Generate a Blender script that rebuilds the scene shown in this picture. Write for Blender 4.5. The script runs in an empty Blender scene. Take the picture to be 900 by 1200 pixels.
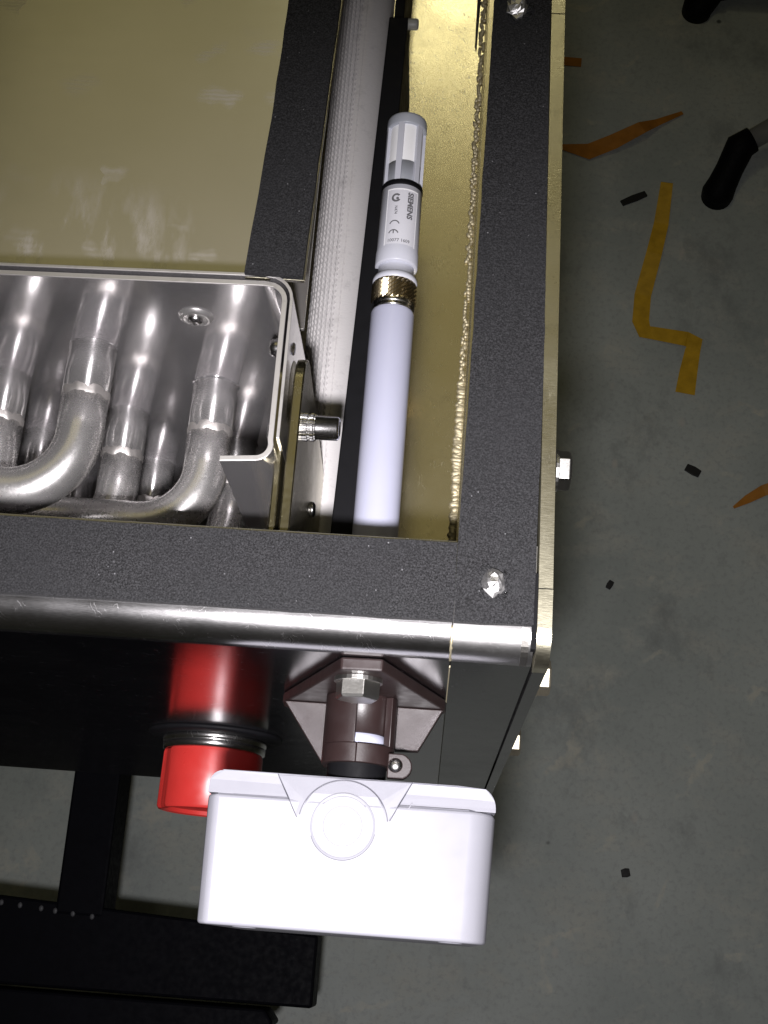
import bpy, bmesh, math, random
from mathutils import Vector, Matrix
random.seed(7)
R = math.radians
MM = 0.001
sc = bpy.context.scene
C = sc.collection

# ------------------------------------------------------------------ camera
cam_d = bpy.data.cameras.new('camera')
cam = bpy.data.objects.new('camera', cam_d); C.objects.link(cam)
cam_d.sensor_fit = 'VERTICAL'; cam_d.sensor_height = 24.0
cam_d.lens = 24.0 * 1531.62 / 1200.0
cam.location = (-19.885 * MM, -68.987 * MM, 275.42 * MM)
cam.rotation_euler = (R(18.729), R(1.5196), R(4.177))
cam_d.clip_start = 0.01; cam_d.clip_end = 30
sc.camera = cam

# ------------------------------------------------------------------ room light, flash, added reflection lights
world = bpy.data.worlds.new('World'); sc.world = world; world.use_nodes = True
bg = world.node_tree.nodes['Background']
bg.inputs[0].default_value = (0.80, 0.74, 0.52, 1); bg.inputs[1].default_value = 0.012

fl = bpy.data.lights.new('camera_flash', 'SPOT'); flash = bpy.data.objects.new('camera_flash', fl); C.objects.link(flash)
fl.energy = 13.6; fl.color = (1.0, 0.965, 1.0); fl.shadow_soft_size = 0.009
fl.spot_size = R(84); fl.spot_blend = 1.0
flash.location = (-0.026, -0.100, 0.284)
flash.rotation_euler = (Vector((-0.008, -0.062, -0.10)) - Vector(flash.location)).to_track_quat('-Z', 'Y').to_euler()

tl = bpy.data.lights.new('channel_reflection_light', 'AREA'); chan_refl = bpy.data.objects.new('channel_reflection_light', tl); C.objects.link(chan_refl)  # added unseen light, placed to give the channel its bright yellow reflection
tl.shape = 'RECTANGLE'; tl.size = 0.064; tl.size_y = 0.26; tl.energy = 0.68; tl.color = (1.0, 0.93, 0.62)
chan_refl.location = (-0.061, 1.19, 1.0)
cl_ = bpy.data.lights.new('olive_reflection_light', 'AREA'); olive_refl = bpy.data.objects.new('olive_reflection_light', cl_); C.objects.link(olive_refl)  # added unseen light for olive reflections in the metal, low to spare the floor
cl_.shape = 'RECTANGLE'; cl_.size = 0.78; cl_.size_y = 0.90; cl_.energy = 0.54; cl_.color = (1.0, 0.86, 0.42)
olive_refl.location = (-0.25, 0.76, 1.0)

sc.view_settings.view_transform = 'Standard'; sc.view_settings.look = 'None'
sc.view_settings.exposure = 0.0; sc.view_settings.gamma = 1.0
sc.view_settings.use_curve_mapping = False
sc.cycles.max_bounces = 8; sc.cycles.glossy_bounces = 6
sc.cycles.sample_clamp_indirect = 4.0

# ------------------------------------------------------------------ materials
class N:
    def __init__(s, name):
        s.m = bpy.data.materials.new(name); s.m.use_nodes = True
        s.t = s.m.node_tree; s.b = s.t.nodes['Principled BSDF']; s.out = s.t.nodes['Material Output']
        s.tc = s.t.nodes.new('ShaderNodeTexCoord')
    def n(s, typ, **k):
        x = s.t.nodes.new('ShaderNode' + typ)
        for a, v in k.items(): setattr(x, a, v)
        return x
    def l(s, a, b): s.t.links.new(a, b)
    def mapping(s, scale=(1, 1, 1), loc=(0, 0, 0), rot=(0, 0, 0)):
        m = s.n('Mapping'); m.inputs['Scale'].default_value = scale; m.inputs['Location'].default_value = loc
        m.inputs['Rotation'].default_value = rot
        s.l(s.tc.outputs['Object'], m.inputs['Vector']); return m.outputs[0]
    def noise(s, vec, scale, detail=4, rough=.5):
        x = s.n('TexNoise'); x.inputs['Scale'].default_value = scale; x.inputs['Detail'].default_value = detail
        x.inputs['Roughness'].default_value = rough; s.l(vec, x.inputs['Vector']); return x.outputs[0]
    def ramp(s, fac, stops):
        r = s.n('ValToRGB'); e = r.color_ramp.elements
        while len(e) < len(stops): e.new(.5)
        for i, (p, c) in enumerate(stops):
            e[i].position = p; e[i].color = (c, c, c, 1) if isinstance(c, (int, float)) else (*c, 1)
        s.l(fac, r.inputs[0]); return r.outputs[0]
    def mix(s, fac, a, b, typ='MIX'):
        m = s.n('MixRGB', blend_type=typ)
        for k, v in ((0, fac), (1, a), (2, b)):
            if hasattr(v, 'is_output'): s.l(v, m.inputs[k])
            elif k == 0: m.inputs[0].default_value = v
            else: m.inputs[k].default_value = (*v, 1)
        return m.outputs[0]
    def math(s, op, a, b=0.0):
        m = s.n('Math', operation=op)
        for k, v in ((0, a), (1, b)):
            if hasattr(v, 'is_output'): s.l(v, m.inputs[k])
            else: m.inputs[k].default_value = v
        return m.outputs[0]
    def bump(s, h, strength, dist):
        b = s.n('Bump'); b.inputs['Strength'].default_value = strength; b.inputs['Distance'].default_value = dist
        s.l(h, b.inputs['Height']); s.l(b.outputs[0], s.b.inputs['Normal'])
    def set(s, base=None, metal=None, rough=None, spec=None, ior=None):
        for k, v in (('Base Color', base), ('Metallic', metal), ('Roughness', rough), ('Specular IOR Level', spec), ('IOR', ior)):
            if v is None: continue
            if hasattr(v, 'is_output'): s.l(v, s.b.inputs[k])
            elif k == 'Base Color': s.b.inputs[k].default_value = (*v, 1)
            else: s.b.inputs[k].default_value = v
        return s

def steel(name, base, r0, r1, stretch=(20, 1, 1), bump=.15, scratch=True, dirt=0.0, metal=1.0):
    s = N(name)
    br = s.noise(s.mapping(tuple(90 * q for q in stretch)), 8, 5, .6)
    big = s.noise(s.mapping((1, 1, 1)), 60, 4)
    rg = s.mix(.5, s.ramp(br, [(.3, r0), (.7, r1)]), s.ramp(big, [(.3, r0), (.75, r1)]))
    col = s.mix(s.ramp(br, [(.35, 0.0), (.65, .25)]), base, tuple(q * .72 for q in base))
    if dirt:
        d = s.noise(s.mapping((1, 1, 1)), 150, 6, .7)
        col = s.mix(s.ramp(d, [(.56, 0.0), (.75, dirt)]), col, tuple(q * .45 for q in base))
    if scratch:                                   # hairline handling scratches
        w = s.n('TexWave', wave_type='BANDS', bands_direction='DIAGONAL')
        w.inputs['Scale'].default_value = 420; w.inputs['Distortion'].default_value = 14
        w.inputs['Detail'].default_value = 4; w.inputs['Detail Scale'].default_value = 1.4
        s.l(s.mapping((1, .35, .6)), w.inputs['Vector'])
        sp = s.noise(s.mapping((1, 1, 1)), 300, 3)
        sm = s.math('MULTIPLY', s.ramp(w.outputs[1], [(.975, 0.0), (.99, 1.0)]), s.ramp(sp, [(.55, 0.0), (.65, 1.0)]))
        rg = s.mix(s.math('MULTIPLY', sm, .35), rg, (.5, .5, .5))
    s.set(col, metal, rg)
    if bump: s.bump(br, bump, .0001)
    return s.m

def pipe_steel():
    m = steel('turned_steel_pipe', (.88, .86, .85), .22, .30, (1, 9, 1), .03, dirt=.2, scratch=False, metal=.88)
    t = m.node_tree; b = t.nodes['Principled BSDF']
    tg = t.nodes.new('ShaderNodeTangent'); tg.direction_type = 'RADIAL'; tg.axis = 'Y'
    t.links.new(tg.outputs[0], b.inputs['Tangent'])
    b.inputs['Anisotropic'].default_value = .93; b.inputs['Anisotropic Rotation'].default_value = .25
    return m

def plastic(name, base, rough, spec=.5, bump=0, bscale=2500, var=.06):
    s = N(name)
    nz = s.noise(s.mapping(), 90, 5)
    col = s.mix(s.ramp(nz, [(.3, 0.0), (.75, 1.0)]), base, tuple(q * (1 - var) for q in base))
    s.set(col, 0, s.ramp(s.noise(s.mapping(), 240, 4), [(.3, rough * .85), (.7, min(1, rough * 1.2))]), spec)
    if bump: s.bump(s.noise(s.mapping(), bscale, 2), bump, .0001)
    return s.m

def foam():
    s = N('black_foam')
    fine = s.noise(s.mapping(), 2600, 4, .8)
    vo = s.n('TexVoronoi'); vo.inputs['Scale'].default_value = 1600; s.l(s.mapping(), vo.inputs['Vector'])
    mid = s.noise(s.mapping(), 45, 4)
    col = s.mix(s.ramp(fine, [(.42, 0.0), (.66, 1.0)]), (.004, .004, .0045), (.050, .050, .053))
    col = s.mix(s.ramp(mid, [(.35, 0.0), (.7, .5)]), col, (.020, .020, .022))
    # pale dust specks
    v2 = s.n('TexVoronoi'); v2.inputs['Scale'].default_value = 900; s.l(s.mapping(), v2.inputs['Vector'])
    keep = s.n('TexWhiteNoise'); s.l(v2.outputs['Position'], keep.inputs['Vector'])
    sp = s.math('MULTIPLY', s.ramp(v2.outputs['Distance'], [(.10, 1.0), (.2, 0.0)]), s.ramp(keep.outputs[0], [(.94, 0.0), (1.0, .8)]))
    col = s.mix(sp, col, (.26, .26, .27))
    s.set(col, 0, .85, .35)
    s.bump(s.math('ADD', fine, vo.outputs['Distance']), .55, .00035)
    return s.m

def floor_mat():
    s = N('painted_concrete')
    a = s.noise(s.mapping(), 3.5, 6, .6); b = s.noise(s.mapping((1, 1.5, 1)), 11, 9, .72); c = s.noise(s.mapping(), 160, 4, .7)
    col = s.mix(s.ramp(a, [(.3, 0.0), (.7, 1.0)]), (.40, .44, .415), (.58, .62, .58))
    col = s.mix(s.ramp(b, [(.50, 0.0), (.64, .6)]), col, (.62, .62, .545))        # worn yellowish patches
    col = s.mix(s.ramp(s.noise(s.mapping((1.2, .9, 1), (3, 1, 0), (0, 0, .6)), 8, 9, .75), [(.54, 0.0), (.68, .6)]), col, (.25, .265, .26))
    col = s.mix(s.ramp(c, [(.35, .35), (.5, 0.0)]), col, (.31, .32, .32))
    sw = s.n('TexWave', wave_type='BANDS'); sw.inputs['Scale'].default_value = 3.2; sw.inputs['Distortion'].default_value = 9
    sw.inputs['Detail'].default_value = 5; sw.inputs['Detail Scale'].default_value = 2.2; s.l(s.mapping((1, 1, 1), (.3, .8, 0), (0, 0, .9)), sw.inputs['Vector'])
    scuff = s.math('MULTIPLY', s.ramp(sw.outputs[1], [(.955, 0.0), (.99, 1.0)]), s.ramp(s.noise(s.mapping(), 14, 6, .7), [(.52, 0.0), (.64, .6)]))
    col = s.mix(scuff, col, (.72, .69, .57))
    v = s.n('TexVoronoi'); v.inputs['Scale'].default_value = 26; s.l(s.mapping(), v.inputs['Vector'])
    k = s.n('TexWhiteNoise'); s.l(v.outputs['Position'], k.inputs['Vector'])
    spot = s.math('MULTIPLY', s.ramp(v.outputs['Distance'], [(.05, 1.0), (.10, 0.0)]), s.ramp(k.outputs[0], [(.86, 0.0), (.95, 1.0)]))
    col = s.mix(spot, col, (.02, .02, .02))
    v = s.n('TexVoronoi'); v.inputs['Scale'].default_value = 34; s.l(s.mapping((1, .6, 1), (5, 2, 0)), v.inputs['Vector'])
    k = s.n('TexWhiteNoise'); s.l(v.outputs['Position'], k.inputs['Vector'])
    chip = s.math('MULTIPLY', s.ramp(v.outputs['Distance'], [(.06, .8), (.16, 0.0)]), s.ramp(k.outputs[0], [(.84, 0.0), (.95, 1.0)]))
    col = s.mix(chip, col, (.60, .58, .52))
    s.set(col, 0, s.ramp(b, [(.3, .42), (.7, .62)]), .4)
    s.bump(c, .25, .0008)
    return s.m

def panel_mat():
    s = N('polished_olive_panel')
    nz = s.noise(s.mapping((1, 1, 1)), 35, 5)
    base = s.mix(s.ramp(nz, [(.35, 0.0), (.7, 1.0)]), (.72, .71, .64), (.68, .67, .58))
    rough = s.ramp(s.noise(s.mapping((1, 3, 1)), 120, 5), [(.3, .19), (.7, .21)])
    s.set(base, 1.0, rough)
    # greasy finger marks: dull, pale film
    vo = s.n('TexVoronoi'); vo.inputs['Scale'].default_value = 62; vo.inputs['Randomness'].default_value = 1
    wn = s.n('TexNoise'); wn.inputs['Scale'].default_value = 110; wn.inputs['Detail'].default_value = 3; s.l(s.tc.outputs['Object'], wn.inputs['Vector'])
    wv = s.n('VectorMath', operation='MULTIPLY_ADD'); s.l(wn.outputs['Color'], wv.inputs[0]); wv.inputs[1].default_value = (.016, .016, 0)
    s.l(s.mapping((1, 1.35, 1), (.013, .004, 0)), wv.inputs[2]); s.l(wv.outputs[0], vo.inputs['Vector'])
    k = s.n('TexWhiteNoise'); s.l(vo.outputs['Position'], k.inputs['Vector'])
    blob = s.math('MULTIPLY', s.ramp(vo.outputs['Distance'], [(.14, 1.0), (.36, 0.0)]), s.ramp(k.outputs[0], [(.62, 0.0), (.9, 1.0)]))
    rid = s.n('TexWave', wave_type='RINGS'); rid.inputs['Scale'].default_value = 300; rid.inputs['Distortion'].default_value = 3
    s.l(s.mapping(), rid.inputs['Vector'])
    blob = s.math('MULTIPLY', blob, s.ramp(rid.outputs[1], [(.0, .45), (1, 1.0)]))
    smear = s.ramp(s.noise(s.mapping((1.0, .32, 1), (0, 0, 0), (0, 0, .9)), 75, 6, .65), [(.50, 0.0), (.70, 1.0)])
    g = s.n('TexGradient', gradient_type='SPHERICAL')
    s.l(s.mapping((20, 30, 1), (-.05, .75, 0)), g.inputs['Vector'])
    film = s.math('ADD', s.math('MULTIPLY', blob, .8), s.math('MULTIPLY', smear, s.ramp(g.outputs[0], [(0, 0.0), (.5, 1.0)])))
    film = s.math('ADD', film, .26)
    dust = s.noise(s.mapping(), 2200, 2)
    film = s.math('ADD', film, s.ramp(dust, [(.74, 0.0), (.80, .5)]))
    d = s.n('BsdfDiffuse'); d.inputs[0].default_value = (.66, .62, .60, 1)
    mx = s.n('MixShader'); s.l(s.math('MINIMUM', s.math('MULTIPLY', film, .5), .6), mx.inputs[0])
    s.l(s.b.outputs[0], mx.inputs[1]); s.l(d.outputs[0], mx.inputs[2]); s.l(mx.outputs[0], s.out.inputs[0])
    return s.m

def knurl_mat():
    s = N('nickel_knurl'); s.set((.62, .52, .34), 1.0, .24); return s.m

M = dict(
    wall=steel('brushed_stainless_wall', (.40, .39, .41), .13, .20, (1, 12, 12), .05),
    rim=steel('stainless_corner', (.74, .73, .72), .26, .38, (1, 12, 12), .10),
    panelc=steel('dimmed_corner_steel', (.30, .30, .30), .18, .28, (1, 12, 12), .06),  # stainless with its dim floor reflection darkened into the base colour
    side=steel('yellowish_plate_edge', (.70, .66, .50), .24, .42, (1, 10, 1), .2, dirt=.5),
    channel=steel('channel_sheet', (.70, .64, .46), .20, .30, (14, 1, 14), .06, dirt=.3),
    sheet=steel('polished_tube_sheet', (.74, .72, .73), .10, .15, (1, 1, 8), .03, dirt=.25, metal=.86),
    tube=steel('drawn_steel_tube', (.86, .84, .82), .22, .34, (2, 2, 2), .06, dirt=.25, metal=.88),
    weldm=steel('weld_metal', (.60, .54, .38), .55, .75, (3, 3, 3), .3, dirt=.5),
    bright=steel('bright_steel', (.74, .73, .72), .16, .28, (4, 4, 4), .1),
    bracket=steel('bracket_plate', (.50, .46, .32), .16, .30, (1, 1, 6), .1, dirt=.4),
    strip=steel('knitted_metal_strip', (.90, .87, .86), .36, .5, (1, 8, 1), .2, dirt=.45, metal=.45),
    inner=steel('inner_sheet', (.30, .29, .27), .3, .5, (4, 4, 4), .1),
    pipe=pipe_steel(), ringw=steel('dull_weld_ring', (.66, .63, .60), .42, .58, (3, 3, 3), .3, dirt=.5, metal=.9),
    crushed=steel('crushed_stud_metal', (.85, .84, .83), .36, .5, (3, 3, 3), .3),
    boltm=steel('zinc_bolt', (.60, .59, .56), .26, .38, (3, 3, 3), .1, dirt=.25),
    cut=steel('raw_cut_edge', (.66, .64, .62), .35, .5, (3, 3, 3), .2, dirt=.5, scratch=False, metal=.7),
    lip=steel('polished_lip', (.68, .67, .67), .18, .28, (1, 12, 12), .10),
    rivetm=plastic('dull_rivet', (.07, .07, .075), .6),
    tabm=steel('dull_side_bolt', (.46, .42, .32), .45, .6, (3, 3, 3), .2, dirt=.4, scratch=False),
    foam=foam(), floor=floor_mat(), panel=panel_mat(), knurl=knurl_mat(),
    white=plastic('pale_housing_plastic', (.27, .27, .302), .42, .5, .05, 3000, .03),
    groove=plastic('shadow_gap_plastic', (.10, .10, .12), .6),
    lav=plastic('lavender_tube_plastic', (.43, .44, .55), .36, .45, var=.03),
    grey=plastic('grey_tip_plastic', (.40, .42, .47), .36, .5),
    light=plastic('light_grey_tip_plastic', (.58, .59, .66), .38, .5),
    label=plastic('pale_printed_label', (.66, .66, .71), .5, .4),
    ink=plastic('grey_ink', (.14, .14, .15), .5),
    filt=plastic('white_filter', (.95, .95, .97), .7, .3),
    rubber=plastic('black_rubber', (.005, .005, .006), .6, .12, .1, 1500),
    brown=plastic('dark_brown_plastic', (.024, .0135, .013), .40, .6, .15, 1800, .2),
    red=plastic('red_plastic', (.42, .026, .022), .32, .55, .03, 900, .12),
    black=plastic('black_paint', (.003, .003, .005), .55, .06, 0, 500, .3),
    tapey=plastic('yellow_tape', (.80, .47, .028), .35, .4, .3, 120, .3),
    tapeo=plastic('orange_tape', (.55, .22, .03), .35, .4, .1, 400, .25),
    scrap=plastic('black_scrap', (.012, .012, .012), .6),
    legm=plastic('grey_leg_paint', (.30, .30, .28), .4, .5, .05, 900, .2),
)

# ------------------------------------------------------------------ mesh helpers (millimetres in, metres out)
class MB:
    def __init__(s): s.v = []; s.f = []; s.sm = []
    def add(s, vs, fs, smooth=False):
        o = len(s.v); s.v += [tuple(v) for v in vs]
        for f in fs: s.f.append([o + i for i in f]); s.sm.append(smooth)
        return s
    def box(s, a, b):
        x0, y0, z0 = a; x1, y1, z1 = b
        return s.add([(x0, y0, z0), (x1, y0, z0), (x1, y1, z0), (x0, y1, z0), (x0, y0, z1), (x1, y0, z1), (x1, y1, z1), (x0, y1, z1)],
                     [(3, 2, 1, 0), (4, 5, 6, 7), (0, 1, 5, 4), (1, 2, 6, 5), (2, 3, 7, 6), (3, 0, 4, 7)])
    def prism(s, poly, a, b, axis='z', smooth=False):
        """closed polygon extruded from a to b along axis; poly coords are the other two axes in order"""
        n = len(poly)
        def P(p, h):
            return {'z': (p[0], p[1], h), 'y': (p[0], h, p[1]), 'x': (h, p[0], p[1])}[axis]
        vs = [P(p, a) for p in poly] + [P(p, b) for p in poly]
        fs = [(i, (i + 1) % n, n + (i + 1) % n, n + i) for i in range(n)]
        s.add(vs, fs, smooth); o = len(s.v) - 2 * n
        s.f.append([o + i for i in range(n)][::-1]); s.sm.append(False)
        s.f.append([o + n + i for i in range(n)]); s.sm.append(False)
        return s
    def lathe(s, prof, org, axis, seg=32, smooth=True, a0=0, a1=2 * math.pi, ref=None, ridge=None):
        """prof: (r, h) along axis"""
        ax = Vector(axis).normalized(); ref = Vector(ref) if ref else (Vector((0, 0, 1)) if abs(ax.z) < .9 else Vector((1, 0, 0)))
        u = (ref - ax * ref.dot(ax)).normalized(); w = ax.cross(u); org = Vector(org)
        full = abs(a1 - a0) > 6.28; m = seg if full else seg + 1
        vs = []
        for (r, h) in prof:
            for k in range(m):
                t = a0 + (a1 - a0) * k / seg
                rr = r * (ridge(t, h) if ridge else 1)
                vs.append(org + ax * h + u * rr * math.cos(t) + w * rr * math.sin(t))
        fs = []
        for i in range(len(prof) - 1):
            for k in range(seg):
                k2 = (k + 1) % m
                fs.append((i * m + k, i * m + k2, (i + 1) * m + k2, (i + 1) * m + k))
        return s.add(vs, fs, smooth)
    def tube(s, pts, r, seg=24, caps=True):
        pts = [Vector(p) for p in pts]; n = len(pts); rs = r if isinstance(r, (list, tuple)) else [r] * n
        vs = []; up = None
        for i, p in enumerate(pts):
            d = (pts[min(i + 1, n - 1)] - pts[max(i - 1, 0)]).normalized()
            if up is None: up = Vector((0, 0, 1)) if abs(d.z) < .9 else Vector((1, 0, 0))
            u = (up - d * up.dot(d)).normalized(); up = u; w = d.cross(u)
            for k in range(seg):
                t = 2 * math.pi * k / seg; vs.append(p + (u * math.cos(t) + w * math.sin(t)) * rs[i])
        fs = [(i * seg + k, i * seg + (k + 1) % seg, (i + 1) * seg + (k + 1) % seg, (i + 1) * seg + k) for i in range(n - 1) for k in range(seg)]
        s.add(vs, fs, True); o = len(s.v) - n * seg
        if caps:
            s.f.append([o + k for k in range(seg)][::-1]); s.sm.append(False)
            s.f.append([o + (n - 1) * seg + k for k in range(seg)]); s.sm.append(False)
        return s
    def blob(s, c, rx, ry, rz, rot=0.0, seg=8, rings=5):
        vs = []; cr, sr = math.cos(rot), math.sin(rot)
        for i in range(rings + 1):
            th = math.pi * i / rings
            for k in range(seg):
                ph = 2 * math.pi * k / seg
                x, y, z = rx * math.sin(th) * math.cos(ph), ry * math.sin(th) * math.sin(ph), rz * math.cos(th)
                vs.append((c[0] + x * cr - y * sr, c[1] + x * sr + y * cr, c[2] + z))
        fs = [(i * seg + k, i * seg + (k + 1) % seg, (i + 1) * seg + (k + 1) % seg, (i + 1) * seg + k) for i in range(rings) for k in range(seg)]
        return s.add(vs, fs, True)
    def build(s, name, mat, parent=None, bevel=0, bseg=2, **props):
        me = bpy.data.meshes.new(name)
        org = Vector(parent['_org']) if parent is not None and '_org' in parent else Vector((0, 0, 0))
        if parent is None:
            xs = [Vector(v) for v in s.v]; lo = [min(v[i] for v in xs) for i in range(3)]; hi = [max(v[i] for v in xs) for i in range(3)]
            org = Vector(((lo[0] + hi[0]) / 2, (lo[1] + hi[1]) / 2, lo[2]))
        me.from_pydata([tuple((Vector(v) - org) * MM) for v in s.v], [], s.f)
        me.polygons.foreach_set('use_smooth', s.sm)
        bm = bmesh.new(); bm.from_mesh(me); bmesh.ops.remove_doubles(bm, verts=bm.verts, dist=1e-7)
        bmesh.ops.recalc_face_normals(bm, faces=bm.faces); bm.to_mesh(me); bm.free()
        me.materials.append(M[mat]); ob = bpy.data.objects.new(name, me); C.objects.link(ob)
        if parent is not None: ob.parent = parent; ob['_org'] = tuple(org)
        else: ob.location = org * MM; ob['_org'] = tuple(org)
        if bevel:
            b = ob.modifiers.new('edge', 'BEVEL'); b.width = bevel * MM; b.segments = bseg; b.limit_method = 'ANGLE'; b.angle_limit = R(35)
            b.harden_normals = False
        for k, v in props.items(): ob[k] = v
        return ob

def thing(name, label, cat, org, group=None):
    o = bpy.data.objects.new(name, None); C.objects.link(o); o.empty_display_size = .01
    o.location = Vector(org) * MM; o['_org'] = tuple(org); o['label'] = label; o['category'] = cat
    if group: o['group'] = group
    return o
def arc(cx, cy, r, a0, a1, n=8):
    return [(cx + r * math.cos(R(a0 + (a1 - a0) * i / n)), cy + r * math.sin(R(a0 + (a1 - a0) * i / n))) for i in range(n + 1)]
def hexagon(r, rot=0): return [(r * math.cos(R(60 * k + rot)), r * math.sin(R(60 * k + rot))) for k in range(6)]

# ------------------------------------------------------------------ floor
FZ = -1150
MB().add([(-4000, -2500, FZ), (4000, -2500, FZ), (4000, 6000, FZ), (-4000, 6000, FZ)], [(0, 1, 2, 3)]).build('floor', 'floor', kind='structure')

# ------------------------------------------------------------------ steel casing
cas = thing('steel_casing', 'open stainless steel casing with black foam sealing tape round its top edge', 'casing', (-100, 100, -272))
def lip_profile(x0, x1, mat, off=0):
    out = [(18.5, -2), (0, -2)] + arc(0, -9, 7 + off, 90, 180, 12)[1:]
    inn = [(-5.5, -9)] + arc(0, -9, 5.5, 180, 90, 6)[1:] + [(18.5, -3.5)]
    return MB().prism(out + inn, x0, x1, 'x', True).build('rolled_lip', mat, cas)
def wall_flat(x0, x1, name, mat, off=0):
    return MB().box((x0, -7 - off, -272), (x1, -5.5, -9.03)).build(name, mat, cas)
def shade(ob, ang=32):
    ob.data.set_sharp_from_angle(angle=R(ang)); return ob
shade(lip_profile(-330, -17.4, 'lip')); shade(lip_profile(-17.15, .45, 'rim', .12))
wall_flat(-330, -17.4, 'front_wall', 'wall'); wall_flat(-17.15, .45, 'corner_panel', 'panelc', .12)
sm = MB()
sm.tube([(-17.28 + random.uniform(-.1, .1), p[0], p[1]) for p in arc(0, -9, 6.9, 95, 180, 14)], [random.uniform(.25, .45) for _ in range(15)], 8)
sm.build('weld_seam', 'weldm', cas)
MB().box((-17.42, -7.05, -60), (-17.16, -6.6, -16)).build('seam', 'weldm', cas)
# side plate, joined from lengths with hairline joints
front = [(8.3, -.4), (-.2, -.4)] + arc(-.2, -8, 7.6, 90, 180, 12)[1:] + [(-7.8, -12), (8.3, -12)]
MB().box((.95, -7.8, -272), (4.1, 8.3, -12.05)).build('side_plate_edge', 'panelc', cas, bevel=.2)  # front of the same plate, coloured darker for its dim floor reflection
shade(MB().prism(front, .95, 4.1, 'x', True).build('side_plate', 'side', cas, label='steel end length of the side plate, bent down over the corner'))
for (a, b, xo) in ((8.55, 160.2, 0), (160.5, 420, -.3)):
    MB().add([(.95 + xo * 0, a, -.4), (4.05, a, -.4), (2.3 if b < 200 else 1.5, b, -.4), (-1.1, b, -.4),
              (.95, a, -272), (4.05, a, -272), (2.3 if b < 200 else 1.5, b, -272), (-1.1, b, -272)] if b < 200 else
             [(-1.1, a, -.4), (2.3, a, -.4), (0.3, b, -.4), (-3.4, b, -.4), (-1.1, a, -272), (2.3, a, -272), (0.3, b, -272), (-3.4, b, -272)],
             [(0, 1, 2, 3), (7, 6, 5, 4), (0, 4, 5, 1), (1, 5, 6, 2), (2, 6, 7, 3), (3, 7, 4, 0)]).build('side_plate', 'side', cas)
for yj, xa_, xb_ in ((8.42, .97, 4.0), (160.35, -1.05, 2.25)):
    MB().box((xa_, yj - .11, -60), (xb_, yj + .11, -.55)).build('joint', 'rubber', cas)
MB().box((-.2, -5, -270), (.85, 12, -1.2)).build('seam_sealant', 'rubber', cas)
MB().prism(arc(0, -9, 7.25, 92, 180, 8) + arc(0, -9, 5, 180, 92, 8), -2.2, -.6, 'x').build('corner_weld', 'inner', cas)

def strip(poly_edges, z0, z1, jit=.05, step=5):
    """foam strip: closed outline resampled with small irregular cuts"""
    pts = []
    n = len(poly_edges)
    for i in range(n):
        a, b = Vector(poly_edges[i]), Vector(poly_edges[(i + 1) % n]); L = (b - a).length; k = max(1, int(L / step))
        nrm = Vector((-(b - a).y, (b - a).x)).normalized()
        for j in range(k):
            p = a.lerp(b, j / k) + (nrm * random.gauss(0, jit) if j else Vector((0, 0)))
            pts.append((p.x, p.y))
    return MB().prism(pts, z0, z1, 'z')
strip([(-330, 17.0), (-330, -.4), (-17.25, -.1), (-17.25, 17.6)], -1.9, 0).build('foam_tape', 'foam', cas)
strip([(-17.15, 17.6), (-17.1, -.2), (.1, .1), (.25, 60), (-1.5, 164), (-4.5, 420), (-16.4, 420), (-15.9, 164), (-16.6, 60)], -1.95, .05).build('foam_tape', 'foam', cas)
# inner channel beside the coil
shade(MB().prism([(-15.8, -2.1), (-15.8, -86), (-70, -86), (-70, -85), (-17.2, -85), (-17.0, -82), (-17.0, -2.1)], 2.5, 420, 'y').build('channel_sheet', 'channel', cas))
MB().box((-330, 420, -272), (3, 423, -2)).build('rear_wall', 'inner', cas)
MB().box((-330, -5.4, -190), (-70.2, 420, -187)).build('inner_floor', 'inner', cas)
MB().box((-71.4, -5.4, -186.9), (-70.2, 420, -84)).build('partition', 'inner', cas)
MB().box((-333, -5, -272), (-330.1, 420, -5)).build('end_wall', 'inner', cas)
wb = MB(); y = 18.0
while y < 330:
    far = y > 95
    w = (1.15 if not far else .55) * random.uniform(.75, 1.25) * (1.35 if 66 < y < 76 else 1)
    wb.blob((-18.0 + random.uniform(-.2, .2) * (3 if far else 1), y, -84.6 + random.uniform(-.12, .12)), w * 1.15, random.uniform(.7, 1.3), .55 * random.uniform(.6, 1.2), random.uniform(-.6, .6))
    y += random.uniform(.45, .8) if not far else random.uniform(.3, 1.3)
wb.build('weld_bead', 'weldm', cas)
MB().add([(-20.2, 216, -84.85), (-19.6, 214, -84.85), (-18.9, 240, -84.85), (-20.3, 240, -84.85), (-20.2, 216, -84.6), (-19.6, 214, -84.6), (-18.9, 240, -84.6), (-20.3, 240, -84.6)],
         [(0, 1, 2, 3), (4, 5, 6, 7), (0, 1, 5, 4), (1, 2, 6, 5), (2, 3, 7, 6), (3, 0, 4, 7)]).build('slit_shade', 'scrap', cas)  # dark sliver laid on the sheet to paint the shade of an open slit
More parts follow.
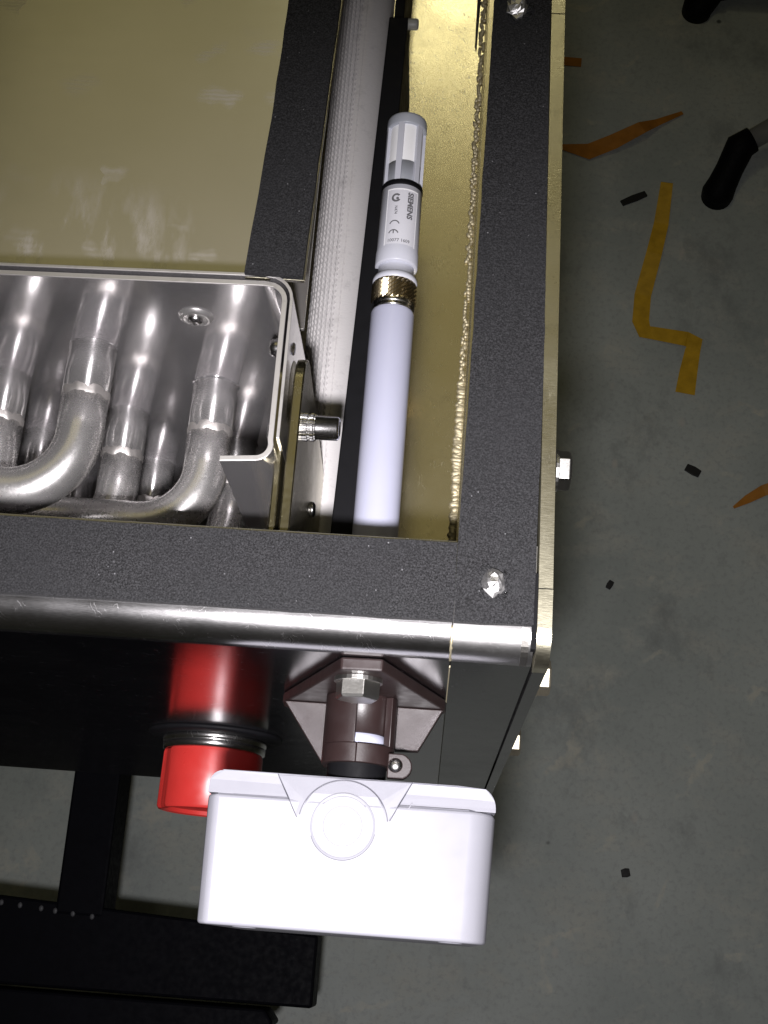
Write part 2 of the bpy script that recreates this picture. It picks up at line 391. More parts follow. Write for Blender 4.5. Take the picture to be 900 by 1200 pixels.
# stud tips poking through the foam
def stud(x, y, lean):
    m = MB(); n = 11; vs = []; hs = [(-1.8, 2.9), (.3, 2.8), (.9, 2.3), (1.5, 2.5), (2.1, 1.8), (2.5, 1.1)]
    for i, (h, r) in enumerate(hs):
        for k in range(n):
            t = 2 * math.pi * k / n + i * .2; rr = 1.12 * r * random.uniform(.78, 1.15)
            vs.append((x + lean * h * .3 + rr * .85 * math.cos(t), y + .3 * h + rr * math.sin(t), h + random.uniform(-.25, .25)))
    fs = [(i * n + k, i * n + (k + 1) % n, (i + 1) * n + (k + 1) % n, (i + 1) * n + k) for i in range(len(hs) - 1) for k in range(n)] + [tuple(range((len(hs) - 1) * n, len(hs) * n))]
    m.add(vs, fs); m.build('stud', 'crushed', cas)
    t = MB()
    for k in range(7):
        a = random.uniform(0, 6.28); r0 = 2.4; r1 = random.uniform(3.2, 4.6)
        t.tube([(x + r0 * math.cos(a), y + r0 * math.sin(a), .0), (x + r1 * math.cos(a + .3), y + r1 * math.sin(a + .3), random.uniform(.3, 1.0)), (x + r1 * math.cos(a + .7), y + r1 * math.sin(a + .7), .05)], [.35, .28, .15], 6)
    t.build('torn_foam', 'foam', cas)
stud(-9.2, 8.6, .4); stud(-10.2, 161.0, .3)
# hex bolts on the side plate
def bolt(parent, c, ax, r, h, wr=None, wh=1.0, mat='boltm', name='hex_bolt'):
    c = Vector(c); ax = Vector(ax).normalized(); q = ax.to_track_quat('Z', 'Y'); m = MB(); o = 0
    if wr:
        m.lathe([(0, 0), (wr, 0), (wr, wh), (0, wh)], c, ax, 28, False); o = wh
    hx = hexagon(r, 12); hi = hexagon(r * .90, 12); ring = [(0, hx), (h * .82, hx), (h, hi)]
    vs = [c + q @ Vector((p[0], p[1], o + z)) for z, pl in ring for p in pl]
    fs = [(i * 6 + k, i * 6 + (k + 1) % 6, (i + 1) * 6 + (k + 1) % 6, (i + 1) * 6 + k) for i in range(2) for k in range(6)] + [(12, 13, 14, 15, 16, 17)]
    m.add(vs, fs)
    return m.build(name, mat, parent, bevel=.15)
bolt(cas, (3.9, 38, -5.5), (1, 0, 0), 4.6, 2.9, 4.9, .8)
bolt(cas, (4.1, -1.4, -47), (1, 0, 0), 4.6, 3.2, 4.9, .8, mat='tabm')
bolt(cas, (4.1, -1.4, -150), (1, 0, 0), 4.6, 3.2, 4.9, .8, mat='tabm')

# ------------------------------------------------------------------ knitted strip and black bar in the channel
ks = thing('knitted_metal_strip', 'silver knitted metal strip running lengthwise left of the white probe', 'strip', (-57, 200, -85))
prof = [(-66, -84.8)] + arc(-57, -84.5, 9, 175, 5, 16) + [(-47.8, -84.8)]
shade(MB().prism(prof, 24, 400, 'y', True).build('strip_body', 'strip', ks))
kn = MB()
for row, ang in enumerate((160, 151, 142, 133, 124, 115, 106, 97, 84)):
    cx = -57 + 8.9 * math.cos(R(ang)); cz = -84.5 + 8.9 * math.sin(R(ang)); y = 24.0; pts = []; rs = []; k = 0
    while y < 300:
        pts.append((cx + .22 * (k % 2) + random.uniform(-.06, .06), y, cz)); rs.append((.62 if k % 2 else .16) * (1.25 if row == 7 else 1) * random.uniform(.85, 1.12) * (.55 if row == 8 else 1)); y += .95; k += 1
    kn.tube(pts, rs, 6)
kn.build('knit_rows', 'strip', ks, kind='stuff')

bar = thing('dark_gap_bar', 'long black bar standing in for the dark gap between knitted strip and white probe', 'bar', (-46, 110, -84))  # solid black bar built in place of the dark gap left of the probe
def skewbox(x0a, x1a, ya, x0b, x1b, yb, z0, z1):
    return MB().add([(x0a, ya, z0), (x1a, ya, z0), (x1b, yb, z0), (x0b, yb, z0), (x0a, ya, z1), (x1a, ya, z1), (x1b, yb, z1), (x0b, yb, z1)],
                    [(3, 2, 1, 0), (4, 5, 6, 7), (0, 1, 5, 4), (1, 2, 6, 5), (2, 3, 7, 6), (3, 0, 4, 7)])
skewbox(-49.9, -43.0, 24, -46.0, -40.3, 194, -84.6, -45).build('bar_body', 'rubber', bar, bevel=.4)
skewbox(-45.0, -42.0, 194.2, -44.6, -41.8, 300, -84.6, -50).build('tongue', 'rubber', bar, bevel=.4)
MB().lathe([(0, 0), (1.5, 0), (1.7, .4), (1.7, 3.4), (1.4, 3.9), (0, 3.9)], (-41.2, 193, -47), (1, 0, .05), 18).build('end_pin', 'legm', bar)

# ------------------------------------------------------------------ polished cover panel with its foam edge
cov = thing('cover_panel', 'polished olive cover panel with finger marks beside the coil', 'panel', (-130, 120, -3.2))
MB().box((-330, 82.4, -31.2), (-60, 400, -30)).build('panel_sheet', 'panel', cov, bevel=.15)
MB().prism([(-71.75, 81.5), (-57.3, 81.3), (-56.1, 125), (-54.9, 164), (-50.2, 400), (-62.8, 400), (-68.85, 162), (-69.65, 125)], -3.2, -2.0, 'z').build('frame', 'side', cov, bevel=.12)
MB().box((-69, 82.6, -29.9), (-67.8, 400, -3.3)).build('frame_web', 'inner', cov)
strip([(-71.6, 81.6), (-57.6, 81.4), (-56.4, 125), (-55.2, 164), (-50.5, 400), (-62.5, 400), (-68.6, 162), (-69.4, 125)], -1.95, 0).build('foam_tape', 'foam', cov)

# ------------------------------------------------------------------ tube coil
coil = thing('tube_coil', 'steel tube coil with bent pipes leaving a polished tube sheet', 'coil', (-110, 60, -186))
YP = 79.6
cl = [(-330, YP - 3.4), (-67.0, YP)] + arc(-66.2, YP - 4, 4, 80, 4, 6)[1:] + [(-62.0, 40.3)] + arc(-64.6, 39.0, 2.8, 0, -88, 6) + [(-72.6, 35.6)]
def offset(path, d):
    out = []
    for i, p in enumerate(path):
        a = Vector(path[max(i - 1, 0)]); b = Vector(path[min(i + 1, len(path) - 1)]); t = (b - a).normalized()
        out.append((p[0] - t.y * d, p[1] + t.x * d))
    return out
cl2 = [(-330, 76.6)] + cl[1:]
shade(MB().prism(cl2 + offset(cl2, 1.25)[::-1], -185, -2.6, 'z', True).build('folded_sheet', 'sheet', coil), 40)
MB().prism(cl2 + offset(cl2, 1.25)[::-1], -2.55, -2.2, 'z').build('cut_edge', 'cut', coil, bevel=.1)
outer = offset(cl2, 2.0)[:9]; outer2 = offset(cl2, 2.75)[:9]
shade(MB().prism(outer + outer2[::-1], -60, -1.6, 'z', True).build('backing_sheet', 'sheet', coil), 40)
MB().prism(outer + outer2[::-1], -1.58, -1.3, 'z').build('cut_edge', 'cut', coil, bevel=.1)
def u_pipe(xa, xb, z, jitter=0):
    r = 6.0; yb = 37.0; br = 17.0
    p = [(xa, YP - .4, z), (xa, 66, z)]
    elb = [(xa - br + br * math.cos(R(a)), yb + br + 0 - br * math.sin(R(a)), z) for a in range(0, 91, 9)]
    # elbow from (xa, yb+br) to (xa-br, yb)
    elb2 = [(xb + br - br * math.sin(R(a)), yb + br - br * math.cos(R(a)), z) for a in range(0, 91, 9)]
    m = MB(); m.tube([(xa, YP - .5, z), (xa, 64.6, z)], 6.25, 40)
    ob = m.build('pipe', 'pipe', coil)
    MB().tube([(xa, 65.2, z)] + elb + elb2 + [(xb, 65.2, z)], 6.18, 32).build('bend', 'tube', ob)
    MB().tube([(xb, 64.6, z), (xb, YP - .5, z)], 6.25, 40).build('return_leg', 'pipe', ob)
    for x in (xa, xb):
        ph = [random.uniform(0, 6.28) for _ in range(4)]
        def wr(t, h, ph=ph): return 1 + .008 * math.sin(9 * t + ph[0]) + .006 * math.sin(17 * t + ph[1] + h) + .006 * math.sin(5 * t + ph[2])
        pr = [(6.0, -1.6), (6.22, -1.0), (6.32, -.3), (6.34, .2), (6.30, .9), (6.1, 1.5)]
        wv = MB().lathe(pr, (x, 64.9, z), (0, 1, 0), 72, ridge=wr)
        wv.v = [(a, b + .45 * math.sin(7 * math.atan2(a - x, c - z) + ph[3]) * .6, c) for a, b, c in wv.v]
        wv.build('weld_ring', 'ringw', ob)
        MB().lathe([(6.2, -.5), (6.45, -.4), (6.75, 0), (6.8, .3)], (x, YP - .2, z), (0, 1, 0), 36).build('collar', 'sheet', ob)
for xa, xb, z in ((-117.5, -177.5, -41), (-87.5, -147.0, -62.5), (-117.6, -177.5, -86), (-87.5, -149.5, -107), (-117.6, -177.5, -129.5), (-87.5, -149.5, -151), (-117.5, -177.5, -172)):
    u_pipe(xa, xb, z)
# pan screw in the tube sheet, screws in its side
m = MB(); m.lathe([(4.6, 0), (4.1, .8), (3.2, 1.2), (2.6, .7), (0, .6)], (-86.3, YP - .1, -20), (0, -1, 0), 28); sb = m.build('rivet', 'tube', coil)
MB().lathe([(2.0, .5), (1.9, 1.5), (1.3, 2.0), (0, 2.1)], (-86.3, YP - .1, -20), (0, -1, 0), 20).build('rivet_head', 'bright', sb)
for (y, z) in ((67.5, -11), (50, -22)):
    MB().lathe([(0, -3.0), (1.4, -2.9), (2.1, -2.2), (2.3, -1.2), (2.3, 1.3), (2.1, 2.6), (1.2, 3.4), (0, 3.5)], (-62.4, y, z), (1, 0, 0), 20).build('screw', 'bright', coil)

# ------------------------------------------------------------------ bracket with knurled pin
br_ = thing('latch_bracket', 'double plate bracket with knurled steel pin beside the coil', 'bracket', (-58, 45, -118))
def bplate(x0, x1, dz):
    pl = [(6, -10 + dz), (56, -9 + dz)] + arc(58, -18 + dz, 9, 88, -8, 9) + [(54, -117), (6, -117)]
    return shade(MB().prism(pl, x0, x1, 'x', True).build('plate', 'bracket', br_, bevel=.35))
bplate(-61.0, -59.3, 0); bplate(-58.4, -55.9, .3)
def ridge(t, h): return 1 + .045 * (1 if math.sin(t * 22) > 0 else -1)
pin = thing  # placeholder name, pin is a part built below
pm = MB().lathe([(0, 0), (3.3, 0), (3.3, 1.4), (3.0, 1.6), (3.0, 2.0)], (-56.0, 48.9, -15), (1, 0, .03), 88, False, ridge=ridge)
pm.lathe([(3.0, 2.0), (3.3, 2.2), (3.3, 2.9), (3.05, 3.1), (3.05, 3.4)], (-56.0, 48.9, -15), (1, 0, .03), 88, False, ridge=ridge)
pb = pm.build('pin', 'bright', br_)
MB().lathe([(3.05, 3.4), (2.9, 3.7), (2.9, 8.6), (2.5, 9.1), (1.9, 9.15), (1.8, 8.2), (0, 8.2)], (-56.0, 48.9, -15), (1, 0, .03), 32).build('pin_tip', 'bright', pb)
MB().lathe([(0, 0), (2.2, 0), (2.2, .7), (1.3, 1.2), (0, 1.2)], (-56.0, 40.5, -52), (1, 0, 0), 20).build('screw', 'bright', br_)

# ------------------------------------------------------------------ probe sensor
XT, ZT = -38.1, -45.0
sen = thing('duct_sensor', 'white duct sensor with boxy housing and long probe reaching into casing', 'sensor', (XT, -48, -100))
AX = (0, 1, 0); OR = (XT, 0, ZT); TIP = -1.4
MB().lathe([(5.95, -28), (5.95, 95.2), (5.6, 96.2), (5.0, 96.6)], OR, AX, 48).build('probe_tube', 'lav', sen)
OT = (XT, TIP, ZT)
# knurled coupling ring
kr = MB()
NS, NH = 52, 10
vs = []; fs = []
for i in range(NH + 1):
    for k in range(NS):
        t = 2 * math.pi * k / NS; h = 98.2 + 6.2 * i / NH
        d = (-.05 + .36 * ((i + k) % 2)) if 0 < i < NH else 0
        vs.append((XT + (5.95 + d) * math.sin(t), h, ZT + (5.95 + d) * math.cos(t)))
for i in range(NH):
    for k in range(NS): fs.append((i * NS + k, i * NS + (k + 1) % NS, (i + 1) * NS + (k + 1) % NS, (i + 1) * NS + k))
kr.add(vs, fs)
ko = kr.build('knurled_ring', 'knurl', sen)
MB().lathe([(5.0, 97.2), (5.9, 97.4), (6.05, 97.9), (5.6, 98.4), (5.9, 98.7), (6.05, 99.2), (5.9, 99.7)], OT, AX, 48).build('chrome_band', 'bright', ko)
MB().lathe([(5.6, 105.6), (6.1, 105.9), (6.2, 106.6), (6.0, 107.6), (5.0, 107.8), (4.95, 112.0)], OT, AX, 48).build('socket_collar', 'light', sen)
tip = MB().lathe([(4.95, 110.9), (5.75, 110.9), (5.9, 111.3), (5.9, 115.2), (5.75, 116.0), (5.72, 134.6), (5.3, 135.0)], OT, AX, 48).build('tip_body', 'light', sen)
def cyl_pt(u, a, r): return (XT + r * math.sin(a), u + TIP, ZT + r * math.cos(a))
# label patch
lv = []; lf = []; na = 18
for r in (5.70, 5.79):
    for u in (115.2, 133.2):
        for i in range(na + 1): lv.append(cyl_pt(u, -.68 + 1.62 * i / na, r))
n1 = na + 1
for i in range(na):
    lf += [(2 * n1 + i, 2 * n1 + i + 1, 3 * n1 + i + 1, 3 * n1 + i), (i, i + 1, 2 * n1 + i + 1, 2 * n1 + i), (n1 + i, n1 + i + 1, 3 * n1 + i + 1, 3 * n1 + i)]
lab = shade(MB().add(lv, lf, True).build('label', 'label', tip), 30)
for a0, a1, u0, u1 in ((-.68, -.63, 115.2, 133.2), (.89, .94, 115.2, 133.2), (-.63, .89, 132.8, 133.2)):
    q = MB(); q.add([cyl_pt(u, a0 + (a1 - a0) * i / 10, 5.83) for u in (u0, u1) for i in range(11)], [(i, i + 1, 12 + i, 11 + i) for i in range(10)], True)
    q.build('label_border', 'filt', lab)
def text_on_tip(txt, size, u0, a0, parent, down=True, bold=0):
    cu = bpy.data.curves.new('t', 'FONT'); cu.body = txt; cu.size = size; cu.resolution_u = 3; cu.offset = bold
    o = bpy.data.objects.new('t', cu); C.objects.link(o)
    dg = bpy.context.evaluated_depsgraph_get(); me = bpy.data.meshes.new_from_object(o.evaluated_get(dg))
    b = bmesh.new(); b.from_mesh(me); bmesh.ops.triangulate(b, faces=b.faces)
    bmesh.ops.subdivide_edges(b, edges=[e for e in b.edges if e.calc_length() > .5], cuts=2)
    b.verts.ensure_lookup_table()
    q = MB()
    vs = []
    for v in b.verts:
        if down: vs.append(cyl_pt(u0 - v.co.x, a0 + v.co.y / 5.8, 5.85))     # reads towards the housing
        else: vs.append(cyl_pt(u0 + v.co.y, a0 + v.co.x / 5.8, 5.85))
    q.add(vs, [[v.index for v in f.verts] for f in b.faces]); b.free()
    bpy.data.objects.remove(o)
    return q.build('lettering', 'ink', parent)
text_on_tip('SIEMENS', 2.25, 132.2, .38, lab, bold=.10)
text_on_tip('N474', 1.15, 127.6, -.24, lab, bold=.02)
text_on_tip('10077 1609', 1.35, 116.4, -.5, lab, down=False, bold=.02)
def ring_arc(u, a, r0, r1, t0, t1, n=20):
    q = MB(); vs = []
    for i in range(n + 1):
        t = R(t0 + (t1 - t0) * i / n)
        for r in (r0, r1): vs.append(cyl_pt(u + r * math.sin(t), a + r * math.cos(t) / 5.8, 5.85))
    q.add(vs, [(2 * i, 2 * i + 1, 2 * i + 3, 2 * i + 2) for i in range(n)]); return q
ring_arc(130.2, -.20, .75, 1.35, 40, 330).build('tick_mark', 'ink', lab)
q = ring_arc(130.0, -.14, 0.0, .4, 0, 360); q.build('tick_dot', 'ink', lab)
# CE mark, both letters opening towards the housing
ring_arc(121.6, -.20, 1.15, 1.5, 15, 165).build('ce_letter', 'ink', lab)
e = ring_arc(118.7, -.22, 1.15, 1.5, 15, 165).build('ce_letter', 'ink', lab)
q = MB(); q.add([cyl_pt(u, -.22 + x / 5.8, 5.85) for u, x in ((119.95, -.16), (119.95, .16), (118.9, .16), (118.9, -.16))], [(0, 1, 2, 3)]); q.build('ce_bar', 'ink', e)
MB().lathe([(5.0, 134.6), (5.78, 134.7), (5.85, 135.1), (5.85, 135.9), (5.75, 136.3), (5.0, 136.4)], OT, AX, 48).build('black_ring', 'rubber', sen)
# filter cage: base ring, inner grey sleeve, white filter, six ribs, cap
MB().lathe([(4.7, 136.2), (4.7, 143.4), (4.2, 143.5)], OT, AX, 40).build('inner_sleeve', 'grey', sen)
MB().lathe([(4.75, 143.2), (4.75, 155.0)], OT, AX, 40).build('filter', 'filt', sen)
for k in range(6):
    a = R(-14 + 60 * k); w = .155; q = MB(); vs = []
    for r in (4.7, 5.65):
        for u in (136.2, 155.4):
            for s_ in (-w, w): vs.append(cyl_pt(u, a + s_, r))
    q.add(vs, [(4, 5, 7, 6), (0, 1, 5, 4), (2, 3, 7, 6), (0, 2, 6, 4), (1, 3, 7, 5)]); q.build('cage_rib', 'light', sen, bevel=.12)
MB().lathe([(4.6, 155.0), (5.6, 155.0), (5.7, 155.3), (5.7, 157.6), (5.5, 158.3), (5.0, 158.7), (3.6, 158.8), (3.2, 158.2), (0, 158.2)], OT, AX, 48).build('tip_cap', 'grey', sen)

# housing ------------------------------------------------------
HT, HB = -33.0, -112.0
def rrect(x0, x1, y0, y1, rb, rf, n=6):
    """rb radius at the wall side (y1), rf at the free side (y0)"""
    return (arc(x1 - rb, y1 - rb, rb, 0, 90, n) + arc(x0 + rb, y1 - rb, rb, 90, 180, n) + arc(x0 + rf, y0 + rf, rf, 180, 270, n) + arc(x1 - rf, y0 + rf, rf, 270, 360, n))
x0, x1 = -71.9, -4.3
def drape(m):            # follow the base's top as it falls towards the wall
    m.v = [(x, y, z - max(0, y + 36.5) * .2) for x, y, z in m.v]; return m
# base: back slab; its outline shows above the lid seam
base = MB().prism([(x1 - .2, -36.5)] + arc(x1 - 5.2, -35.6, 5.0, 0, 60, 6) + [(x1 - 9, -31.0), (x0 + 3, -31.0)] + arc(x0 + 3.2, -34.2, 3.0, 90, 180, 6) + [(x0 + .2, -36.5)], HB, HT - .05, 'z', False)
base.v = [(x, y, z if z < -50 else z - max(0, (y + 36.5)) * .2 - max(0, x - (x1 - 6.2)) * .3 - max(0, (x0 + 2.2) - x) * .15) for x, y, z in base.v]
hb = base.build('housing_base', 'white', sen, bevel=.3, bseg=2)
lidp = [(x0 + .5, HB), (x0, HT - 3.2), (x0 + .5, HT - 1.6), (x0 + 2.2, HT), (x1 - 6.2, HT), (x1 - 3.4, HT - 1.1), (x1 - .9, HT - 4.0), (x1, HT - 8), (x1 - .4, HB)]
lm = MB().prism(lidp, -65.8, -36.7, 'y', True)
lm.v = [(x + (.6 if x < -40 else -.9) * (1 if y < -60 else 0), y, z) for x, y, z in lm.v]
lid = shade(lm.build('housing_lid', 'white', sen, bevel=.8, bseg=4), 30)
# thin dark shadow gap between base and lid
MB().prism([(x0 + .9, HB + 1), (x0 + .6, HT - 3.4), (x0 + 2.6, HT - .5), (x1 - 6.4, HT - .5), (x1 - 1.2, HT - 5), (x1 - .9, HB + 1)], -36.75, -36.45, 'y').build('seam', 'groove', sen)
# tongue of the base lying in the lid, with the cable knock-out
KX, KY, KR = -39.6, -41.9, 10.4
ton = [(-55.6, -31.4), (-50.3, -40.6)] + [(KX + KR * math.cos(R(a)), KY + KR * math.sin(R(a))) for a in range(170, 7, -9)] + [(-29.0, -40.0), (-24.4, -31.2)]
drape(MB().prism(ton, HT - 1, HT + .12, 'z')).build('tongue', 'white', hb, bevel=.08)
kb = drape(MB().prism([(KX + (KR - .22) * math.cos(R(a)), KY + (KR - .22) * math.sin(R(a))) for a in range(0, 360, 6)], HT - 1, HT + .10, 'z')).build('gland_boss', 'white', hb, bevel=.08)
MB().lathe([(7.55, .02), (7.55, .2), (7.3, .3), (7.0, .2), (7.0, .02)], (KX, KY - .3, HT + .13), (0, 0, 1), 60, False).build('knock_out_ring', 'white', kb)
MB().lathe([(6.7, .02), (6.7, .32), (4.6, .36), (4.4, .26), (.6, .26), (.5, .36), (0, .38)], (KX, KY - .3, HT + .13), (0, 0, 1), 60, False).build('knock_out_disc', 'white', kb)
def line_strip(a, b, w, z, name, mat, parent):
    a = Vector(a); b = Vector(b); n = Vector((-(b - a).y, (b - a).x)).normalized() * w / 2
    m1 = (a + b) / 2
    return drape(MB().prism([tuple(a + n), tuple(m1 + n), tuple(b + n), tuple(b - n), tuple(m1 - n), tuple(a - n)], z - .3, z, 'z')).build(name, mat, parent)
for (a, b) in (((-55.75, -31.3), (-50.4, -40.9)), ((-28.9, -40.3), (-24.2, -31.1))):
    line_strip(a, b, .24, HT + .22, 'seam', 'groove', hb)
for k in range(16):
    t0, t1 = R(172 - k * 10.3), R(172 - (k + 1) * 10.3)
    pass
q = MB(); vs = []
for i in range(41):
    t = R(171 - 163 * i / 40)
    for r in (KR - .16, KR + .06):
        vs.append((KX + r * math.cos(t), KY + r * math.sin(t), HT + .20))
q.add(vs, [(2 * i, 2 * i + 1, 2 * i + 3, 2 * i + 2) for i in range(40)]); drape(q).build('seam', 'groove', hb)
q = MB(); vs = []
for i in range(41):
    t = R(200 + 150 * i / 40)
    for r in (7.52, 7.72): vs.append((KX + r * math.cos(t), KY - .3 + r * math.sin(t), HT + .20))
q.add(vs, [(2 * i, 2 * i + 1, 2 * i + 3, 2 * i + 2) for i in range(40)]); q.build('seam', 'groove', kb)
line_strip((-24.0, -35.9), (-30.5, -47.5), .16, HT + .03, 'crease', 'white', lid)
for x in (x0 + 11, x1 - 9):
    MB().lathe([(0, 0), (3.1, 0), (3.1, 1.6), (2.7, 2.0), (0, 2.0)], (x, -64.0, HT - 7), (0, -1, 0), 24).build('lid_screw', 'white', lid)
MB().lathe([(7.2, -32), (7.2, -26.5)], OR, AX, 40).build('neck', 'rubber', sen)

# ------------------------------------------------------------------ brown mounting flange
fg = thing('mounting_flange', 'dark brown plastic mounting flange with hex bolt holding the probe', 'flange', (-38, -10, -96))
MB().prism([(-41.6, -11.5), (-32.2, -10.8), (-17.6, -54.5), (-17.2, -58.5), (-28, -96), (-48, -96), (-59.6, -64.5), (-59.4, -60.0)], -10, -7.15, 'y').build('plate', 'brown', fg, bevel=.5)
MB().prism([(-58.4, -10.1), (-46.5, -10.1), (-46.4, -26), (-47.0, -26)], -58, -54.6, 'z').build('web', 'brown', fg, bevel=.25)
MB().prism([(-29.6, -10.1), (-17.9, -10.1), (-23.6, -20.8), (-29.6, -21.0)], -57, -53.4, 'z').build('web', 'brown', fg, bevel=.25)
co = MB(); A0, A1 = R(10), R(10 + 294)
# slotted part of the collar: open from just right of the top down its right side
def wedge(r0, r1, ya, yb, a0, a1, n=30):
    q = MB(); vs = []
    for i in range(n + 1):
        t = a0 + (a1 - a0) * i / n
        for r in (r0, r1):
            for yv in (ya, yb): vs.append((XT + r * math.sin(t), yv, ZT + r * math.cos(t)))
    fs = []
    for i in range(n):
        b = 4 * i
        fs += [(b + 2, b + 3, b + 7, b + 6), (b, b + 1, b + 5, b + 4), (b, b + 2, b + 6, b + 4), (b + 1, b + 3, b + 7, b + 5)]
    fs += [(0, 1, 3, 2), (4 * n, 4 * n + 1, 4 * n + 3, 4 * n + 2)]
    q.add(vs, fs, True); return q
shade(wedge(6.9, 8.8, -10.05, -22.2, R(62), R(356)).build('collar', 'brown', fg, bevel=.2))
shade(wedge(6.9, 8.8, -22.2, -26.8, 0, R(359.9), 48).build('collar_rim', 'brown', fg, bevel=.2))
MB().lathe([(6.85, -10), (6.85, -19.2), (6.0, -19.4)], OR, AX, 40).build('inner_sleeve', 'brown', fg)
MB().lathe([(6.0, -19.4), (6.6, -19.6), (6.7, -22.0), (6.0, -22.1)], OR, AX, 40).build('clamp_liner', 'lav', fg)
tb = MB().prism([(-30.5, -24.0), (-27.0, -24.0)] + arc(-27.6, -27.0, 3.0, 60, -70, 6) + [(-30.5, -29.8)], -41, -38, 'z').build('clamp_ear', 'brown', fg, bevel=.3)
MB().lathe([(0, 1.1), (1.0, 1.0), (1.6, .6), (1.8, 0)], (-28.6, -26.8, -38.05), (0, 0, 1), 20).build('screw', 'bright', tb)
bolt(fg, (-37.9, -10.0, -20.6), (0, -1, 0), 5.2, 4.0, 5.6, 1.1)

# ------------------------------------------------------------------ red plug
pl = thing('red_plug', 'glossy red plastic plug with chrome ring on the dark wall', 'plug', (-89, -20, -160))
PO = (-89.6, -7, -143); PA = (0, -1, 0)
def cap_ridge(t, h):
    # two flat finger recesses on the cap
    a = (t % math.pi)
    return 1 - (.05 if abs(a - 1.05) < .16 and h > 5 else 0)
MB().lathe([(0, 0.05), (21.3, 0.05), (21.3, .9), (20.2, 1.5), (16.5, 1.7)], PO, PA, 64).build('seal_disc', 'rubber', pl)
MB().lathe([(16.2, 1.5), (16.6, 2.0), (16.4, 3.2), (15.9, 3.5), (16.3, 3.9), (16.2, 5.6), (15.4, 6.0)], PO, PA, 64).build('ring', 'bright', pl)
cp = MB().lathe([(15.0, 5.8), (15.5, 6.1), (15.75, 7.0), (15.9, 23.6), (15.4, 24.4), (14.6, 24.6), (13.8, 24.2), (13.4, 23.0), (0, 22.6)], PO, PA, 96, ridge=cap_ridge)
shade(cp.build('cap', 'red', pl), 40)

# ------------------------------------------------------------------ dark stand under the casing
st = thing('black_stand', 'black steel stand frame under the casing with rail and crossbar', 'stand', (-250, -60, FZ))
Z0 = -700
def slab(pts, za, zb, name, mat='black', bev=2): return MB().prism(pts, za, zb, 'z').build(name, mat, st, bevel=bev)
slab([(-287, 330), (-253, 330), (-249.3, -60), (-284, -60)], Z0 - 40, Z0, 'rail')
slab([(-600, -30), (-330, -49.5), (-93.5, -61), (-93.5, -110), (-600, -110)], Z0 - 45, Z0 - 1, 'crossbar')
slab([(-600, -112), (-125, -112), (-118, -121), (-131, -133), (-150, -520), (-600, -520)], Z0 - 30, Z0 + 14, 'lower_rail')
for k in range(6):
    MB().blob((-322 + k * 13 + random.uniform(-2, 2), -55 - k * 1.0, Z0 - .5), 1.8, 2.3, .9).build('rivet', 'rivetm', st)
for (x, y) in ((-450, -90), (-140, -90), (-268, 320)):
    slab([(x - 15, y - 15), (x + 15, y - 15), (x + 15, y + 15), (x - 15, y + 15)], FZ, Z0 - 44, 'leg')

# ------------------------------------------------------------------ litter on the floor
def ribbon(name, path, w, mat, label, lift=None):
    """flat tape: path of (x, y, z above floor) with real thickness"""
    m = MB(); n = len(path); P = [Vector((p[0], p[1], 0)) for p in path]; vs = []
    ws = w if isinstance(w, (list, tuple)) else [w] * n
    for i in range(n):
        d0 = (P[i] - P[max(i - 1, 0)]); d1 = (P[min(i + 1, n - 1)] - P[i])
        d0 = d0.normalized() if d0.length else d1.normalized(); d1 = d1.normalized() if d1.length else d0
        t = (d0 + d1).normalized(); nrm = Vector((-t.y, t.x, 0)); k = 1 / max(.55, nrm.dot(Vector((-d1.y, d1.x, 0))))
        z = FZ + path[i][2] + .6
        for s_ in (1, -1):
            q = P[i] + nrm * s_ * ws[i] / 2 * k
            vs += [(q.x, q.y, z), (q.x, q.y, z + .5)]
    fs = []
    for i in range(n - 1):
        b = 4 * i; fs += [(b + 1, b + 3, b + 7, b + 5), (b, b + 2, b + 6, b + 4), (b, b + 1, b + 5, b + 4), (b + 2, b + 3, b + 7, b + 6)]
    fs += [(0, 1, 3, 2), (4 * n - 4, 4 * n - 3, 4 * n - 1, 4 * n - 2)]
    m.add(vs, fs); ob = m.build(name, mat); ob['label'] = label; ob['category'] = 'tape'; ob['group'] = 'tape scraps on the floor'
    return ob
ribbon('tape_scrap', [(225, 852, 22), (220, 800, 12), (212, 760, 10), (200, 706, 2), (198, 672, .5), (203, 658, .5), (214, 656, 1.5), (252, 650, 3), (262, 646, 1.5), (260, 636, .8), (255, 608, .5), (251, 580, .3)],
       [15, 18, 19, 20, 20, 17, 17, 19, 17, 18, 21, 23], 'tapey', 'yellow tape strip folded in a zigzag on the grey floor')
ribbon('tape_scrap', [(88, 912, 1), (130, 905, 2), (160, 917, 8), (195, 936, 14), (215, 950, 6), (248, 970, 1)], [4, 22, 21, 17, 10, 5], 'tapeo', 'long twisted orange tape strip running out from under the casing')
ribbon('tape_scrap', [(80, 1042, .5), (118, 1040, .5)], 13, 'tapeo', 'short orange tape end showing at the casing edge')
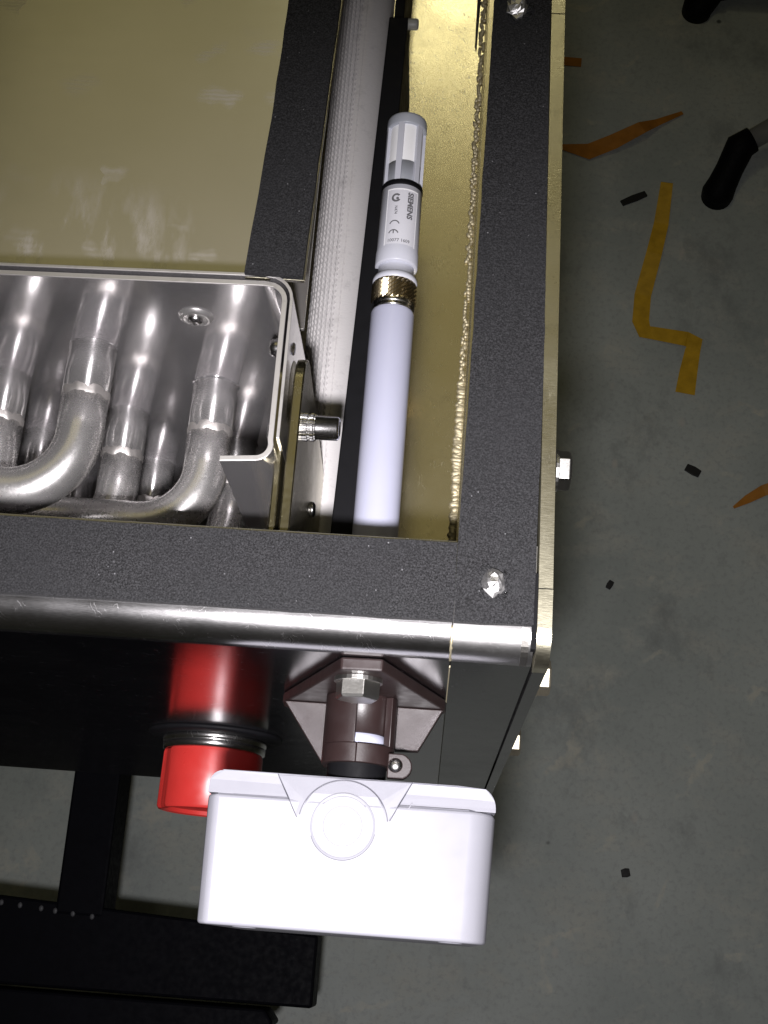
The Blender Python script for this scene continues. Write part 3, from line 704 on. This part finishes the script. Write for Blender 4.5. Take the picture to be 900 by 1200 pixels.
ribbon('tape_scrap', [(306, 441, .3), (322, 452, 1), (340, 463, 3), (362, 470, 8)], [3, 10, 13, 15], 'tapeo', 'curled orange tape end at the right picture edge')
def scrap(x, y, L, w, rot, label, h=3):
    c, s_ = math.cos(R(rot)), math.sin(R(rot)); pts = []
    for a, b in ((-L / 2, -w / 2), (L * .1, -w / 2 * 1.15), (L / 2, -w / 2 * .9), (L / 2 * .97, w / 2), (0, w / 2 * 1.2), (-L / 2 * 1.02, w / 2 * .9)): pts.append((x + a * c - b * s_, y + a * s_ + b * c))
    o = MB().prism(pts, FZ + .3, FZ + h, 'z').build('foam_scrap', 'scrap', bevel=.5)
    o['label'] = label; o['category'] = 'scrap'; o['group'] = 'black foam scraps on the floor'
scrap(188, 841, 34, 8, 27, 'longest black foam scrap, lying above the zigzag yellow tape')
scrap(260, 483, 18, 9, -28, 'small black foam scrap halfway below the yellow tape')
scrap(167, 340, 10, 6, 60, 'tiny black foam scrap right of the casing corner')
scrap(189, 28, 9, 8, 10, 'lone black crumb on bare floor right of the white housing')

# ------------------------------------------------------------------ chair legs with rubber feet
def chair_leg(foot, knee, end, label):
    t = thing('chair_leg', label, 'chair leg', (foot[0], foot[1], FZ), 'chair legs on the floor')
    f0 = Vector((foot[0], foot[1], FZ)); kn_ = Vector(knee); e = Vector(end)
    d = (kn_ - f0)
    MB().tube([f0, f0 + Vector((0, 0, 8)), f0 + d * .25 + Vector((0, 0, 3)), f0 + d * .55, kn_, kn_ + (e - kn_).normalized() * 16], [19, 20, 18, 17, 18.5, 16], 24).build('rubber_foot', 'rubber', t)
    MB().tube([kn_ + (e - kn_).normalized() * 6, e], 12.5, 24).build('tube', 'legm', t)
chair_leg((290, 850), (312, 900, FZ + 36), (520, 1010, FZ + 110), 'grey chair leg with black rubber foot beside the zigzag tape')
chair_leg((266, 1128), (285, 1146, FZ + 26), (520, 1140, FZ + 70), 'grey chair leg with black foot at the top picture edge')

for o in bpy.data.objects:
    if '_org' in o: del o['_org']
